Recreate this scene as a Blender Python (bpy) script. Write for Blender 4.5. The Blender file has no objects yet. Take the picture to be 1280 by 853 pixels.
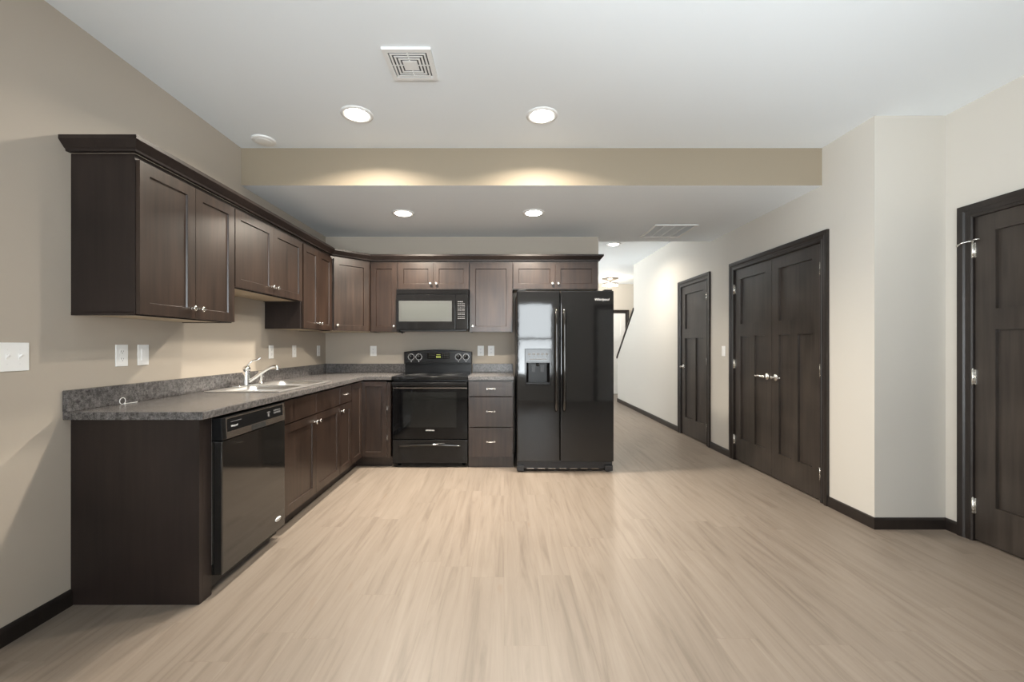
import bpy, bmesh, math, random
from mathutils import Vector, Matrix
random.seed(7)
PI = math.pi
scene = bpy.context.scene
COL = scene.collection

# ------------------------------------------------------------------ camera, world, exposure
EYE = 1.23
cam_d = bpy.data.cameras.new('camera')
cam_d.sensor_width = 36.0
cam_d.lens = 528.0 / 1280.0 * 36.0
cam_d.shift_x = 10.0 / 1280.0
cam_d.shift_y = 5.5 / 1280.0
cam_d.clip_start = 0.02
cam = bpy.data.objects.new('camera', cam_d)
cam.location = (0, 0, EYE)
cam.rotation_euler = (PI / 2, 0, 0)
COL.objects.link(cam)
scene.camera = cam

scene.view_settings.view_transform = 'Standard'
scene.view_settings.look = 'None'
scene.view_settings.gamma = 1.0
scene.view_settings.use_curve_mapping = False
scene.view_settings.exposure = 0.19
scene.cycles.max_bounces = 12
scene.cycles.diffuse_bounces = 8
scene.cycles.glossy_bounces = 4
scene.cycles.transparent_max_bounces = 8
scene.cycles.caustics_reflective = False
scene.cycles.caustics_refractive = False
scene.cycles.sample_clamp_indirect = 6.0
scene.cycles.use_denoising = True

GROUND_FILL = 26.0        # added glow from below the horizon, brightens the ceiling
SKY = 13.0            # overcast daylight outside the windows
CAN_W = 30.0         # watts of each downlight in the high ceiling
LOW_CAN_W = 48.0     # watts of each downlight in the lowered kitchen ceiling
HALL_W = 26.0
world = bpy.data.worlds.new('overcast_sky')
world.use_nodes = True
bg = world.node_tree.nodes['Background']
bg.inputs[0].default_value = (0.90, 0.965, 1.0, 1)
_tc = world.node_tree.nodes.new('ShaderNodeTexCoord')
_sp = world.node_tree.nodes.new('ShaderNodeSeparateXYZ')
_mr = world.node_tree.nodes.new('ShaderNodeMapRange')
_mr.inputs['From Min'].default_value = -0.12
_mr.inputs['From Max'].default_value = 0.02
_mr.inputs['To Min'].default_value = GROUND_FILL
_mr.inputs['To Max'].default_value = SKY
world.node_tree.links.new(_tc.outputs['Generated'], _sp.inputs[0])
world.node_tree.links.new(_sp.outputs['Z'], _mr.inputs['Value'])
world.node_tree.links.new(_mr.outputs[0], bg.inputs[1])
scene.world = world

# room dimensions (metres, camera above the origin, looking along +Y)
XL, YB = -2.053, 4.861          # left wall, kitchen back wall
XR, XR2, YJ = 2.485, 2.961, 2.833   # hall wall, near right wall, jog
YS, YSE = 3.30, 5.08            # lowered kitchen ceiling from / to
ZC, ZK = 2.772, 2.480           # ceiling heights
YREAR, YF = -1.20, 10.6
T = 0.12


def portal(name, loc, rot, sx, sy):
    d = bpy.data.lights.new(name, 'AREA')
    d.shape = 'RECTANGLE'
    d.size, d.size_y = sx, sy
    d.cycles.is_portal = True
    o = bpy.data.objects.new(name, d)
    o.location, o.rotation_euler = loc, rot
    COL.objects.link(o)


# windows: (x0, x1, z0, z1) in the rear wall behind the camera; the first is unseen, added for its light
REAR_WINDOWS = [(-0.80, 0.16, 0.55, 2.20), (0.28, 1.10, 0.55, 2.20)]
ADDED_HALL_WINDOW = (7.4, 10.1, 0.8, 2.4)   # y0, y1, z0, z1 of an unseen window added to brighten the hall
XH = -1.5
ADDED_PATIO = (-1.05, 0.85, 0.06, 2.15)     # y0, y1, z0, z1 of an unseen patio door added to light the right wall
portal('daylight', (XL - 0.10, (ADDED_PATIO[0] + ADDED_PATIO[1]) / 2, (ADDED_PATIO[2] + ADDED_PATIO[3]) / 2), (PI / 2, 0, -PI / 2), ADDED_PATIO[1] - ADDED_PATIO[0], ADDED_PATIO[3] - ADDED_PATIO[2])
for w in REAR_WINDOWS:
    portal('daylight', ((w[0] + w[1]) / 2, YREAR - 0.10, (w[2] + w[3]) / 2), (PI / 2, 0, 0), w[1] - w[0], w[3] - w[2])
portal('daylight', (XH - 0.10, (ADDED_HALL_WINDOW[0] + ADDED_HALL_WINDOW[1]) / 2, (ADDED_HALL_WINDOW[2] + ADDED_HALL_WINDOW[3]) / 2),
       (PI / 2, 0, -PI / 2), ADDED_HALL_WINDOW[1] - ADDED_HALL_WINDOW[0], ADDED_HALL_WINDOW[3] - ADDED_HALL_WINDOW[2])


# ------------------------------------------------------------------ materials
def new_mat(name):
    m = bpy.data.materials.new(name)
    m.use_nodes = True
    nt = m.node_tree
    return m, nt, nt.nodes['Principled BSDF']


def plain(name, col, rough=0.5, metal=0.0, spec=0.5, coat=0.0, bump=0.0, bscale=300.0, emit=None, estr=0.0, bdist=0.0005, vary=0.0, vscale=3.0):
    m, nt, p = new_mat(name)
    p.inputs['Base Color'].default_value = (*col, 1)
    p.inputs['Roughness'].default_value = rough
    p.inputs['Metallic'].default_value = metal
    p.inputs['Specular IOR Level'].default_value = spec
    p.inputs['Coat Weight'].default_value = coat
    p.inputs['Coat Roughness'].default_value = 0.08
    tc = nt.nodes.new('ShaderNodeTexCoord')
    if vary > 0:
        n = nt.nodes.new('ShaderNodeTexNoise')
        n.inputs['Scale'].default_value = vscale
        n.inputs['Detail'].default_value = 4
        nt.links.new(tc.outputs['Object'], n.inputs['Vector'])
        r = nt.nodes.new('ShaderNodeMapRange')
        r.inputs['To Min'].default_value = 1 - vary
        r.inputs['To Max'].default_value = 1 + vary
        nt.links.new(n.outputs['Fac'], r.inputs['Value'])
        mx = nt.nodes.new('ShaderNodeMix')
        mx.data_type = 'RGBA'
        mx.blend_type = 'MULTIPLY'
        mx.inputs[0].default_value = 1.0
        mx.inputs[6].default_value = (*col, 1)
        nt.links.new(r.outputs[0], mx.inputs[7])
        nt.links.new(mx.outputs[2], p.inputs['Base Color'])
    if bump > 0:
        n = nt.nodes.new('ShaderNodeTexNoise')
        n.inputs['Scale'].default_value = bscale
        n.inputs['Detail'].default_value = 3
        b = nt.nodes.new('ShaderNodeBump')
        b.inputs['Strength'].default_value = bump
        b.inputs['Distance'].default_value = bdist
        nt.links.new(tc.outputs['Object'], n.inputs['Vector'])
        nt.links.new(n.outputs['Fac'], b.inputs['Height'])
        nt.links.new(b.outputs[0], p.inputs['Normal'])
    if emit:
        p.inputs['Emission Color'].default_value = (*emit, 1)
        p.inputs['Emission Strength'].default_value = estr
    return m


def wood(name, dark, light, rough=0.35, grain=(16, 16, 1.1), spec=0.5, coat=0.0, blotch=0.5):
    m, nt, p = new_mat(name)
    L = nt.links.new
    tc = nt.nodes.new('ShaderNodeTexCoord')
    mp = nt.nodes.new('ShaderNodeMapping')
    mp.inputs['Scale'].default_value = grain
    L(tc.outputs['Object'], mp.inputs['Vector'])
    n = nt.nodes.new('ShaderNodeTexNoise')
    n.inputs['Scale'].default_value = 2.2
    n.inputs['Detail'].default_value = 4
    n.inputs['Roughness'].default_value = 0.55
    n.inputs['Distortion'].default_value = 0.0
    L(mp.outputs[0], n.inputs['Vector'])
    n2 = nt.nodes.new('ShaderNodeTexNoise')
    n2.inputs['Scale'].default_value = 3.2
    n2.inputs['Detail'].default_value = 1
    L(tc.outputs['Object'], n2.inputs['Vector'])
    ad = nt.nodes.new('ShaderNodeMix')
    ad.inputs[0].default_value = blotch
    L(n.outputs['Fac'], ad.inputs[2])
    L(n2.outputs['Fac'], ad.inputs[3])
    r = nt.nodes.new('ShaderNodeValToRGB')
    r.color_ramp.elements[0].position = 0.32
    r.color_ramp.elements[0].color = (*dark, 1)
    r.color_ramp.elements[1].position = 0.70
    r.color_ramp.elements[1].color = (*light, 1)
    L(ad.outputs[0], r.inputs['Fac'])
    L(r.outputs['Color'], p.inputs['Base Color'])
    rr = nt.nodes.new('ShaderNodeMapRange')
    rr.inputs['To Min'].default_value = rough - 0.01
    rr.inputs['To Max'].default_value = rough + 0.05
    L(n2.outputs['Fac'], rr.inputs['Value'])
    L(rr.outputs[0], p.inputs['Roughness'])
    p.inputs['Specular IOR Level'].default_value = spec
    p.inputs['Coat Weight'].default_value = coat
    p.inputs['Coat Roughness'].default_value = 0.15
    return m


def floor_mat():
    m, nt, p = new_mat('light_oak_planks')
    L = nt.links.new
    N = nt.nodes.new
    tc = N('ShaderNodeTexCoord')
    sep = N('ShaderNodeSeparateXYZ')
    L(tc.outputs['Object'], sep.inputs[0])
    row = N('ShaderNodeMath')
    row.operation = 'DIVIDE'
    row.inputs[1].default_value = 0.178
    L(sep.outputs['X'], row.inputs[0])
    fl = N('ShaderNodeMath')
    fl.operation = 'FLOOR'
    L(row.outputs[0], fl.inputs[0])
    wn = N('ShaderNodeTexWhiteNoise')
    wn.noise_dimensions = '1D'
    L(fl.outputs[0], wn.inputs['W'])
    sh = N('ShaderNodeMath')
    sh.operation = 'MULTIPLY_ADD'
    sh.inputs[1].default_value = 1.22
    L(wn.outputs['Value'], sh.inputs[0])
    L(sep.outputs['Y'], sh.inputs[2])
    cmb = N('ShaderNodeCombineXYZ')
    L(sh.outputs[0], cmb.inputs['X'])
    L(sep.outputs['X'], cmb.inputs['Y'])
    br = N('ShaderNodeTexBrick')
    br.offset = 0.0
    br.inputs['Scale'].default_value = 1.0
    br.inputs['Brick Width'].default_value = 1.22
    br.inputs['Row Height'].default_value = 0.178
    br.inputs['Mortar Size'].default_value = 0.0011
    br.inputs['Mortar Smooth'].default_value = 0.2
    br.inputs['Bias'].default_value = 0.0
    br.inputs['Color1'].default_value = (0, 0, 0, 1)
    br.inputs['Color2'].default_value = (1, 1, 1, 1)
    br.inputs['Mortar'].default_value = (0.5, 0.5, 0.5, 1)
    L(cmb.outputs[0], br.inputs['Vector'])
    # shift the grain of every plank by its own random value
    off = N('ShaderNodeVectorMath')
    off.operation = 'SCALE'
    off.inputs['Scale'].default_value = 37.0
    L(br.outputs['Color'], off.inputs[0])
    add = N('ShaderNodeVectorMath')
    add.operation = 'ADD'
    L(tc.outputs['Object'], add.inputs[0])
    L(off.outputs[0], add.inputs[1])
    mp = N('ShaderNodeMapping')
    mp.inputs['Scale'].default_value = (15, 0.9, 1)
    L(add.outputs[0], mp.inputs['Vector'])
    g = N('ShaderNodeTexNoise')
    g.inputs['Scale'].default_value = 1.5
    g.inputs['Detail'].default_value = 9
    g.inputs['Roughness'].default_value = 0.6
    g.inputs['Distortion'].default_value = 0.9
    L(mp.outputs[0], g.inputs['Vector'])
    ramp = N('ShaderNodeValToRGB')
    e = ramp.color_ramp.elements
    e[0].position = 0.22
    e[0].color = (0.148, 0.118, 0.093, 1)
    e[1].position = 0.78
    e[1].color = (0.264, 0.222, 0.183, 1)
    k = ramp.color_ramp.elements.new(0.48)
    k.color = (0.220, 0.181, 0.147, 1)
    L(g.outputs['Fac'], ramp.inputs['Fac'])
    # tone of each plank
    tone = N('ShaderNodeMapRange')
    tone.inputs['To Min'].default_value = 0.95
    tone.inputs['To Max'].default_value = 1.04
    L(br.outputs['Color'], tone.inputs['Value'])
    mul = N('ShaderNodeMix')
    mul.data_type = 'RGBA'
    mul.blend_type = 'MULTIPLY'
    mul.inputs[0].default_value = 1.0
    L(ramp.outputs['Color'], mul.inputs[6])
    L(tone.outputs[0], mul.inputs[7])
    # occasional darker knots
    kn = N('ShaderNodeTexNoise')
    kn.inputs['Scale'].default_value = 1.0
    kn.inputs['Detail'].default_value = 2
    mp2 = N('ShaderNodeMapping')
    mp2.inputs['Scale'].default_value = (14, 3.2, 1)
    L(add.outputs[0], mp2.inputs['Vector'])
    L(mp2.outputs[0], kn.inputs['Vector'])
    kr = N('ShaderNodeMapRange')
    kr.inputs['From Min'].default_value = 0.70
    kr.inputs['From Max'].default_value = 0.80
    kr.inputs['To Max'].default_value = 0.45
    L(kn.outputs['Fac'], kr.inputs['Value'])
    mk = N('ShaderNodeMix')
    mk.data_type = 'RGBA'
    L(kr.outputs[0], mk.inputs[0])
    L(mul.outputs[2], mk.inputs[6])
    mk.inputs[7].default_value = (0.20, 0.135, 0.09, 1)
    # joints
    jm = N('ShaderNodeMix')
    jm.data_type = 'RGBA'
    jf = N('ShaderNodeMath')
    jf.operation = 'MULTIPLY'
    jf.inputs[1].default_value = 0.20
    L(br.outputs['Fac'], jf.inputs[0])
    L(jf.outputs[0], jm.inputs[0])
    L(mk.outputs[2], jm.inputs[6])
    jm.inputs[7].default_value = (0.16, 0.11, 0.075, 1)
    L(jm.outputs[2], p.inputs['Base Color'])
    p.inputs['Roughness'].default_value = 0.42
    p.inputs['Specular IOR Level'].default_value = 0.4
    b = N('ShaderNodeBump')
    b.inputs['Strength'].default_value = 0.10
    b.inputs['Distance'].default_value = 0.0008
    L(g.outputs['Fac'], b.inputs['Height'])
    L(b.outputs[0], p.inputs['Normal'])
    return m


def speckle(name, base, dots, rough, scale=420.0, spec=0.5):
    m, nt, p = new_mat(name)
    L = nt.links.new
    N = nt.nodes.new
    tc = N('ShaderNodeTexCoord')
    n = N('ShaderNodeTexNoise')
    n.inputs['Scale'].default_value = scale
    n.inputs['Detail'].default_value = 2
    L(tc.outputs['Object'], n.inputs['Vector'])
    n2 = N('ShaderNodeTexNoise')
    n2.inputs['Scale'].default_value = scale * 0.18
    n2.inputs['Detail'].default_value = 4
    L(tc.outputs['Object'], n2.inputs['Vector'])
    a = N('ShaderNodeMix')
    a.inputs[0].default_value = 0.45
    L(n.outputs['Fac'], a.inputs[2])
    L(n2.outputs['Fac'], a.inputs[3])
    r = N('ShaderNodeValToRGB')
    r.color_ramp.elements[0].position = 0.40
    r.color_ramp.elements[0].color = (*base, 1)
    r.color_ramp.elements[1].position = 0.66
    r.color_ramp.elements[1].color = (*dots, 1)
    L(a.outputs[0], r.inputs['Fac'])
    L(r.outputs['Color'], p.inputs['Base Color'])
    p.inputs['Roughness'].default_value = rough
    p.inputs['Specular IOR Level'].default_value = spec
    return m


def glass_mat():
    m = bpy.data.materials.new('window_glass')
    m.use_nodes = True
    nt = m.node_tree
    nt.nodes.clear()
    out = nt.nodes.new('ShaderNodeOutputMaterial')
    tr = nt.nodes.new('ShaderNodeBsdfTransparent')
    gl = nt.nodes.new('ShaderNodeBsdfGlossy')
    gl.inputs['Roughness'].default_value = 0.02
    fr = nt.nodes.new('ShaderNodeFresnel')
    mx = nt.nodes.new('ShaderNodeMixShader')
    nt.links.new(fr.outputs[0], mx.inputs[0])
    nt.links.new(tr.outputs[0], mx.inputs[1])
    nt.links.new(gl.outputs[0], mx.inputs[2])
    nt.links.new(mx.outputs[0], out.inputs[0])
    return m


def lamp_mat(name, col, strength):
    return plain(name, (0.9, 0.9, 0.9), 0.4, emit=col, estr=strength)


M = {}
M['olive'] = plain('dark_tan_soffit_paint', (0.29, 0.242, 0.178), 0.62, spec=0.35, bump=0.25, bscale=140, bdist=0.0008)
M['tan'] = plain('tan_kitchen_wall_paint', (0.440, 0.388, 0.326), 0.62, spec=0.35, bump=0.25, bscale=140, bdist=0.0008, vary=0.02, vscale=1.5)
M['wall'] = plain('greige_wall_paint', (0.515, 0.482, 0.432), 0.62, spec=0.35, bump=0.25, bscale=140, bdist=0.0008, vary=0.02, vscale=1.5)
M['ceiling'] = plain('white_ceiling_paint', (0.815, 0.855, 0.885), 0.75, spec=0.25, bump=0.2, bscale=120, bdist=0.0008)
M['floor'] = floor_mat()
M['cab'] = wood('espresso_stained_maple', (0.0095, 0.0053, 0.0037), (0.040, 0.0235, 0.0165), 0.31, spec=0.62, blotch=0.35)
M['panel_end'] = wood('espresso_end_panel', (0.011, 0.0073, 0.0064), (0.025, 0.0170, 0.0146), 0.40, spec=0.36)
M['maple'] = wood('raw_maple_underside', (0.50, 0.40, 0.27), (0.66, 0.55, 0.40), 0.5, grain=(3, 30, 3))
M['door'] = wood('dark_walnut_door', (0.018, 0.0135, 0.011), (0.052, 0.041, 0.033), 0.31, grain=(18, 18, 0.9), spec=0.5)
M['trim'] = wood('dark_walnut_trim', (0.009, 0.0065, 0.0055), (0.022, 0.016, 0.013), 0.34, grain=(16, 16, 2), spec=0.5)
M['counter'] = speckle('charcoal_speckled_laminate', (0.042, 0.039, 0.039), (0.195, 0.184, 0.180), 0.27, 330)
M['black'] = plain('gloss_black_enamel', (0.008, 0.008, 0.0085), 0.08, spec=0.35)
M['dwblack'] = plain('polished_black_dishwasher_front', (0.012, 0.011, 0.010), 0.06, spec=0.8, coat=0.3)
M['blackglass'] = plain('black_oven_glass', (0.004, 0.004, 0.0045), 0.04, spec=0.32)
M['glasswin'] = plain('grey_tinted_viewing_glass', (0.010, 0.0105, 0.0105), 0.05, spec=0.42)
M['fridge'] = plain('textured_black_enamel', (0.009, 0.009, 0.0095), 0.05, spec=0.6, bump=0.10, bscale=14, bdist=0.0015)
M['satinblack'] = plain('satin_black_plastic', (0.007, 0.007, 0.0075), 0.30, spec=0.28)
M['darkgrey'] = plain('dark_grey_plastic', (0.028, 0.028, 0.030), 0.32, spec=0.4)
M['panelblack'] = plain('black_control_panel', (0.010, 0.010, 0.011), 0.22, spec=0.35)
M['mattblack'] = plain('matt_black', (0.006, 0.006, 0.006), 0.8)  # black parts, and the shade painted into the latch pocket
M['smoke'] = plain('smoky_metallic_strip', (0.20, 0.17, 0.145), 0.22, metal=0.75)
M['chrome'] = plain('polished_chrome', (0.82, 0.82, 0.81), 0.10, metal=1.0)
M['nickel'] = plain('satin_nickel', (0.78, 0.76, 0.72), 0.22, metal=1.0)
M['steel'] = plain('brushed_stainless', (0.80, 0.80, 0.80), 0.34, metal=1.0)
M['white'] = plain('white_plastic', (0.86, 0.86, 0.85), 0.38)
M['whitemetal'] = plain('white_enamelled_metal', (0.80, 0.80, 0.79), 0.45)
M['slot'] = plain('dark_slot', (0.05, 0.05, 0.05), 0.6)
M['greyslot'] = plain('dark_duct_lining', (0.09, 0.09, 0.09), 0.7)
M['whitedoor'] = plain('white_door_paint', (0.80, 0.79, 0.77), 0.4)
M['print'] = plain('white_print', (0.80, 0.80, 0.80), 0.5)
M['mw_sheen'] = plain('microwave_glass_sheen', (0.080, 0.085, 0.082), 0.12, spec=0.5)  # grey base stands in for window light reflected in dark glass
M['winframe'] = plain('dark_grey_window_frame', (0.075, 0.078, 0.076), 0.25, spec=0.4)
M['greyprint'] = plain('grey_print', (0.17, 0.17, 0.175), 0.5)
M['ring'] = plain('grey_burner_ring', (0.10, 0.10, 0.10), 0.2)
M['digit'] = plain('lit_green_digits', (0.10, 0.12, 0.02), 0.4, emit=(0.55, 0.62, 0.12), estr=0.8)
M['lens'] = lamp_mat('lit_downlight_lens', (1.0, 0.93, 0.82), 20.0)
M['bronze'] = plain('brushed_bronze_fixture', (0.28, 0.25, 0.22), 0.35, metal=0.8)
M['frosted'] = plain('clear_crystal', (0.85, 0.86, 0.86), 0.15)
M['glass'] = glass_mat()


# ------------------------------------------------------------------ mesh builder
class B:
    def __init__(self):
        self.bm = bmesh.new()

    def _merge(self, t, m=0, smooth=False, mat=None):
        if mat is not None:
            bmesh.ops.transform(t, matrix=mat, verts=t.verts)
        for f in t.faces:
            f.material_index = m
            f.smooth = smooth
        me = bpy.data.meshes.new('tmp')
        t.to_mesh(me)
        t.free()
        self.bm.from_mesh(me)
        bpy.data.meshes.remove(me)
        return self

    def box(self, x0, x1, y0, y1, z0, z1, bev=0.0, m=0, seg=2):
        t = bmesh.new()
        bmesh.ops.create_cube(t, size=1.0)
        for v in t.verts:
            v.co = Vector(((x0 + x1) / 2 + v.co.x * (x1 - x0), (y0 + y1) / 2 + v.co.y * (y1 - y0), (z0 + z1) / 2 + v.co.z * (z1 - z0)))
        if bev > 0:
            bmesh.ops.bevel(t, geom=t.edges[:], offset=bev, segments=seg, affect='EDGES', profile=0.6)
        return self._merge(t, m)

    def cyl(self, p0, p1, r0, r1=None, seg=24, m=0):
        r1 = r0 if r1 is None else r1
        p0, p1 = Vector(p0), Vector(p1)
        d = p1 - p0
        t = bmesh.new()
        bmesh.ops.create_cone(t, cap_ends=True, segments=seg, radius1=r0, radius2=r1, depth=d.length)
        mat = Matrix.Translation((p0 + p1) / 2) @ d.to_track_quat('Z', 'Y').to_matrix().to_4x4()
        bmesh.ops.transform(t, matrix=mat, verts=t.verts)
        for f in t.faces:
            f.material_index = m
            f.smooth = len(f.verts) == 4
        me = bpy.data.meshes.new('tmp')
        t.to_mesh(me)
        t.free()
        self.bm.from_mesh(me)
        bpy.data.meshes.remove(me)
        return self

    def lathe(self, prof, origin=(0, 0, 0), axis='Z', seg=32, m=0):
        """prof: list of (radius, height along axis)."""
        t = bmesh.new()
        rings = []
        for r, h in prof:
            if r < 1e-6:
                rings.append([t.verts.new((0, 0, h))])
            else:
                rings.append([t.verts.new((r * math.cos(2 * PI * i / seg), r * math.sin(2 * PI * i / seg), h)) for i in range(seg)])
        for a, b in zip(rings, rings[1:]):
            for i in range(seg):
                j = (i + 1) % seg
                if len(a) == 1 and len(b) == 1:
                    continue
                if len(a) == 1:
                    t.faces.new((a[0], b[j], b[i]))
                elif len(b) == 1:
                    t.faces.new((a[i], a[j], b[0]))
                else:
                    t.faces.new((a[i], a[j], b[j], b[i]))
        bmesh.ops.recalc_face_normals(t, faces=t.faces[:])
        rot = {'Z': Matrix.Identity(4), '-Y': Matrix.Rotation(PI / 2, 4, 'X'), '-Z': Matrix.Rotation(PI, 4, 'X'), 'X': Matrix.Rotation(PI / 2, 4, 'Y')}[axis]
        return self._merge(t, m, True, Matrix.Translation(origin) @ rot)

    def tube(self, pts, r, seg=12, m=0, sub=4):
        pts = [Vector(p) for p in pts]
        rs = r if isinstance(r, (list, tuple)) else [r] * len(pts)
        P, R = [], []
        n = len(pts)
        for i in range(n - 1):           # Catmull-Rom
            p0, p1, p2, p3 = pts[max(i - 1, 0)], pts[i], pts[i + 1], pts[min(i + 2, n - 1)]
            for k in range(sub):
                u = k / sub
                P.append(0.5 * ((2 * p1) + (p2 - p0) * u + (2 * p0 - 5 * p1 + 4 * p2 - p3) * u * u + (3 * p1 - p0 - 3 * p2 + p3) * u ** 3))
                R.append(rs[i] * (1 - u) + rs[i + 1] * u)
        P.append(pts[-1])
        R.append(rs[-1])
        t = bmesh.new()
        rings = []
        up = None
        for i, p in enumerate(P):
            d = (P[min(i + 1, len(P) - 1)] - P[max(i - 1, 0)]).normalized()
            if up is None:
                up = Vector((0, 0, 1)) if abs(d.z) < 0.9 else Vector((1, 0, 0))
            a = d.cross(up).normalized()
            up = a.cross(d).normalized()
            rings.append([t.verts.new(p + R[i] * (a * math.cos(2 * PI * k / seg) + up * math.sin(2 * PI * k / seg))) for k in range(seg)])
        for a, b in zip(rings, rings[1:]):
            for i in range(seg):
                j = (i + 1) % seg
                t.faces.new((a[i], a[j], b[j], b[i]))
        t.faces.new(rings[0][::-1])
        t.faces.new(rings[-1])
        bmesh.ops.recalc_face_normals(t, faces=t.faces[:])
        return self._merge(t, m, True)

    def prism(self, poly, axis, a0, a1, m=0, bev=0.0, smooth=False):
        """poly in the two other axes (order x,y,z without axis), extruded along axis."""
        def P(u, v, a):
            return {'X': (a, u, v), 'Y': (u, a, v), 'Z': (u, v, a)}[axis]
        t = bmesh.new()
        A = [t.verts.new(P(u, v, a0)) for u, v in poly]
        C = [t.verts.new(P(u, v, a1)) for u, v in poly]
        t.faces.new(A)
        t.faces.new(C[::-1])
        n = len(poly)
        for i in range(n):
            t.faces.new((A[i], C[i], C[(i + 1) % n], A[(i + 1) % n]))
        bmesh.ops.recalc_face_normals(t, faces=t.faces[:])
        if bev > 0:
            bmesh.ops.bevel(t, geom=t.edges[:], offset=bev, segments=2, affect='EDGES', profile=0.6)
        return self._merge(t, m, smooth)

    def grid(self, us, vs, solid, a0, a1, axis='Z', m=0):
        """a slab on a grid, cells where solid(i, j) is true; welded."""
        def P(u, v, a):
            return {'X': (a, u, v), 'Y': (u, a, v), 'Z': (u, v, a)}[axis]
        t = bmesh.new()
        cache = {}

        def V(i, j, k):
            if (i, j, k) not in cache:
                cache[(i, j, k)] = t.verts.new(P(us[i], vs[j], a1 if k else a0))
            return cache[(i, j, k)]
        nu, nv = len(us) - 1, len(vs) - 1

        def S(i, j):
            return 0 <= i < nu and 0 <= j < nv and solid(i, j)
        for i in range(nu):
            for j in range(nv):
                if not S(i, j):
                    continue
                t.faces.new((V(i, j, 1), V(i + 1, j, 1), V(i + 1, j + 1, 1), V(i, j + 1, 1)))
                t.faces.new((V(i, j, 0), V(i, j + 1, 0), V(i + 1, j + 1, 0), V(i + 1, j, 0)))
                if not S(i - 1, j):
                    t.faces.new((V(i, j, 0), V(i, j, 1), V(i, j + 1, 1), V(i, j + 1, 0)))
                if not S(i + 1, j):
                    t.faces.new((V(i + 1, j, 0), V(i + 1, j + 1, 0), V(i + 1, j + 1, 1), V(i + 1, j, 1)))
                if not S(i, j - 1):
                    t.faces.new((V(i, j, 0), V(i + 1, j, 0), V(i + 1, j, 1), V(i, j, 1)))
                if not S(i, j + 1):
                    t.faces.new((V(i, j + 1, 0), V(i, j + 1, 1), V(i + 1, j + 1, 1), V(i + 1, j + 1, 0)))
        bmesh.ops.recalc_face_normals(t, faces=t.faces[:])
        return self._merge(t, m)

    def sweep(self, path, prof, plane='XY', m=0):
        """closed profile (outward offset, height) swept along an open path with mitred corners.
        plane XY: outward is to the right of the path, height is z.
        plane XZ: path in (x, z), outward is to the left of the path, height runs towards -y."""
        n = len(path)
        P = [Vector(p) for p in path]
        nor = []
        for i in range(n - 1):
            d = (P[i + 1] - P[i]).normalized()
            nor.append(Vector((d.y, -d.x)) if plane == 'XY' else Vector((-d.y, d.x)))
        t = bmesh.new()
        rings = []
        for i in range(n):
            if i == 0:
                k = nor[0]
            elif i == n - 1:
                k = nor[-1]
            else:
                s = nor[i - 1] + nor[i]
                k = s / max(1e-6, s.dot(nor[i]))
            ring = []
            for o, h in prof:
                q = P[i] + k * o
                ring.append(t.verts.new((q.x, q.y, h) if plane == 'XY' else (q.x, -h, q.y)))
            rings.append(ring)
        q = len(prof)
        for a, b in zip(rings, rings[1:]):
            for i in range(q):
                t.faces.new((a[i], a[(i + 1) % q], b[(i + 1) % q], b[i]))
        t.faces.new(rings[0])
        t.faces.new(rings[-1][::-1])
        bmesh.ops.recalc_face_normals(t, faces=t.faces[:])
        return self._merge(t, m)

    def text(self, body, size, x, y, z, shear=0.0, depth=0.0006, m=0, bold=0.0, align='CENTER', sx=1.0):
        c = bpy.data.curves.new('tmp', 'FONT')
        c.body, c.size, c.shear, c.extrude, c.offset = body, size, shear, depth, bold
        c.align_x, c.align_y = align, 'CENTER'
        c.resolution_u = 3
        o = bpy.data.objects.new('tmp', c)
        COL.objects.link(o)
        bpy.context.view_layer.update()
        me = bpy.data.meshes.new_from_object(o.evaluated_get(bpy.context.evaluated_depsgraph_get()))
        bpy.data.objects.remove(o)
        bpy.data.curves.remove(c)
        t = bmesh.new()
        t.from_mesh(me)
        bpy.data.meshes.remove(me)
        mat = Matrix.Translation((x, y, z)) @ Matrix.Rotation(PI / 2, 4, 'X') @ Matrix.Diagonal((sx, 1, 1, 1))
        return self._merge(t, m, False, mat)

    def build(self, name, mats, parent=None, loc=(0, 0, 0), label=None):
        me = bpy.data.meshes.new(name)
        self.bm.to_mesh(me)
        self.bm.free()
        for k in (mats if isinstance(mats, (list, tuple)) else [mats]):
            me.materials.append(M[k] if isinstance(k, str) else k)
        o = bpy.data.objects.new(name, me)
        COL.objects.link(o)
        o.location = loc
        if parent is not None:
            o.parent = parent
        if label:
            o['label'] = label
        return o


def thing(name, label, cat, loc=(0, 0, 0), rot=0.0, group=None, kind=None):
    o = bpy.data.objects.new(name, None)
    o.empty_display_size = 0.05
    COL.objects.link(o)
    o.location = loc
    o.rotation_euler = (0, 0, rot)
    tag(o, label, cat, group, kind)
    return o


def tag(o, label, cat, group=None, kind=None):
    if label:
        o['label'] = label
    if cat:
        o['category'] = cat
    if group:
        o['group'] = group
    if kind:
        o['kind'] = kind
    return o


def structure(o, label=None, cat=None):
    o['kind'] = 'structure'
    if label:
        o['label'] = label
    if cat:
        o['category'] = cat
    return o


LEFT, BACK, RIGHT = PI / 2, 0.0, -PI / 2     # which wall a thing's back is against

# ------------------------------------------------------------------ the room
b = B().box(XL - T, XR2 + 0.9, YREAR - T, YF + T, -0.10, 0.0)
structure(b.build('floor', 'floor'), 'pale oak plank floor running through the kitchen and hall', 'floor')
b = B().box(XL - T, XR2 + 0.9, YREAR - T, YF + T, ZC, ZC + 0.1)
structure(b.build('ceiling', 'ceiling'), 'high white painted ceiling', 'ceiling')
b = B()
b.box(XL, XR, YS, YSE, ZK, ZC)
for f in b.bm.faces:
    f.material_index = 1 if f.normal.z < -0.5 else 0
structure(b.build('ceiling_lowered', ['olive', 'ceiling']), 'lowered white kitchen ceiling with a taupe front face', 'ceiling')


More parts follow.
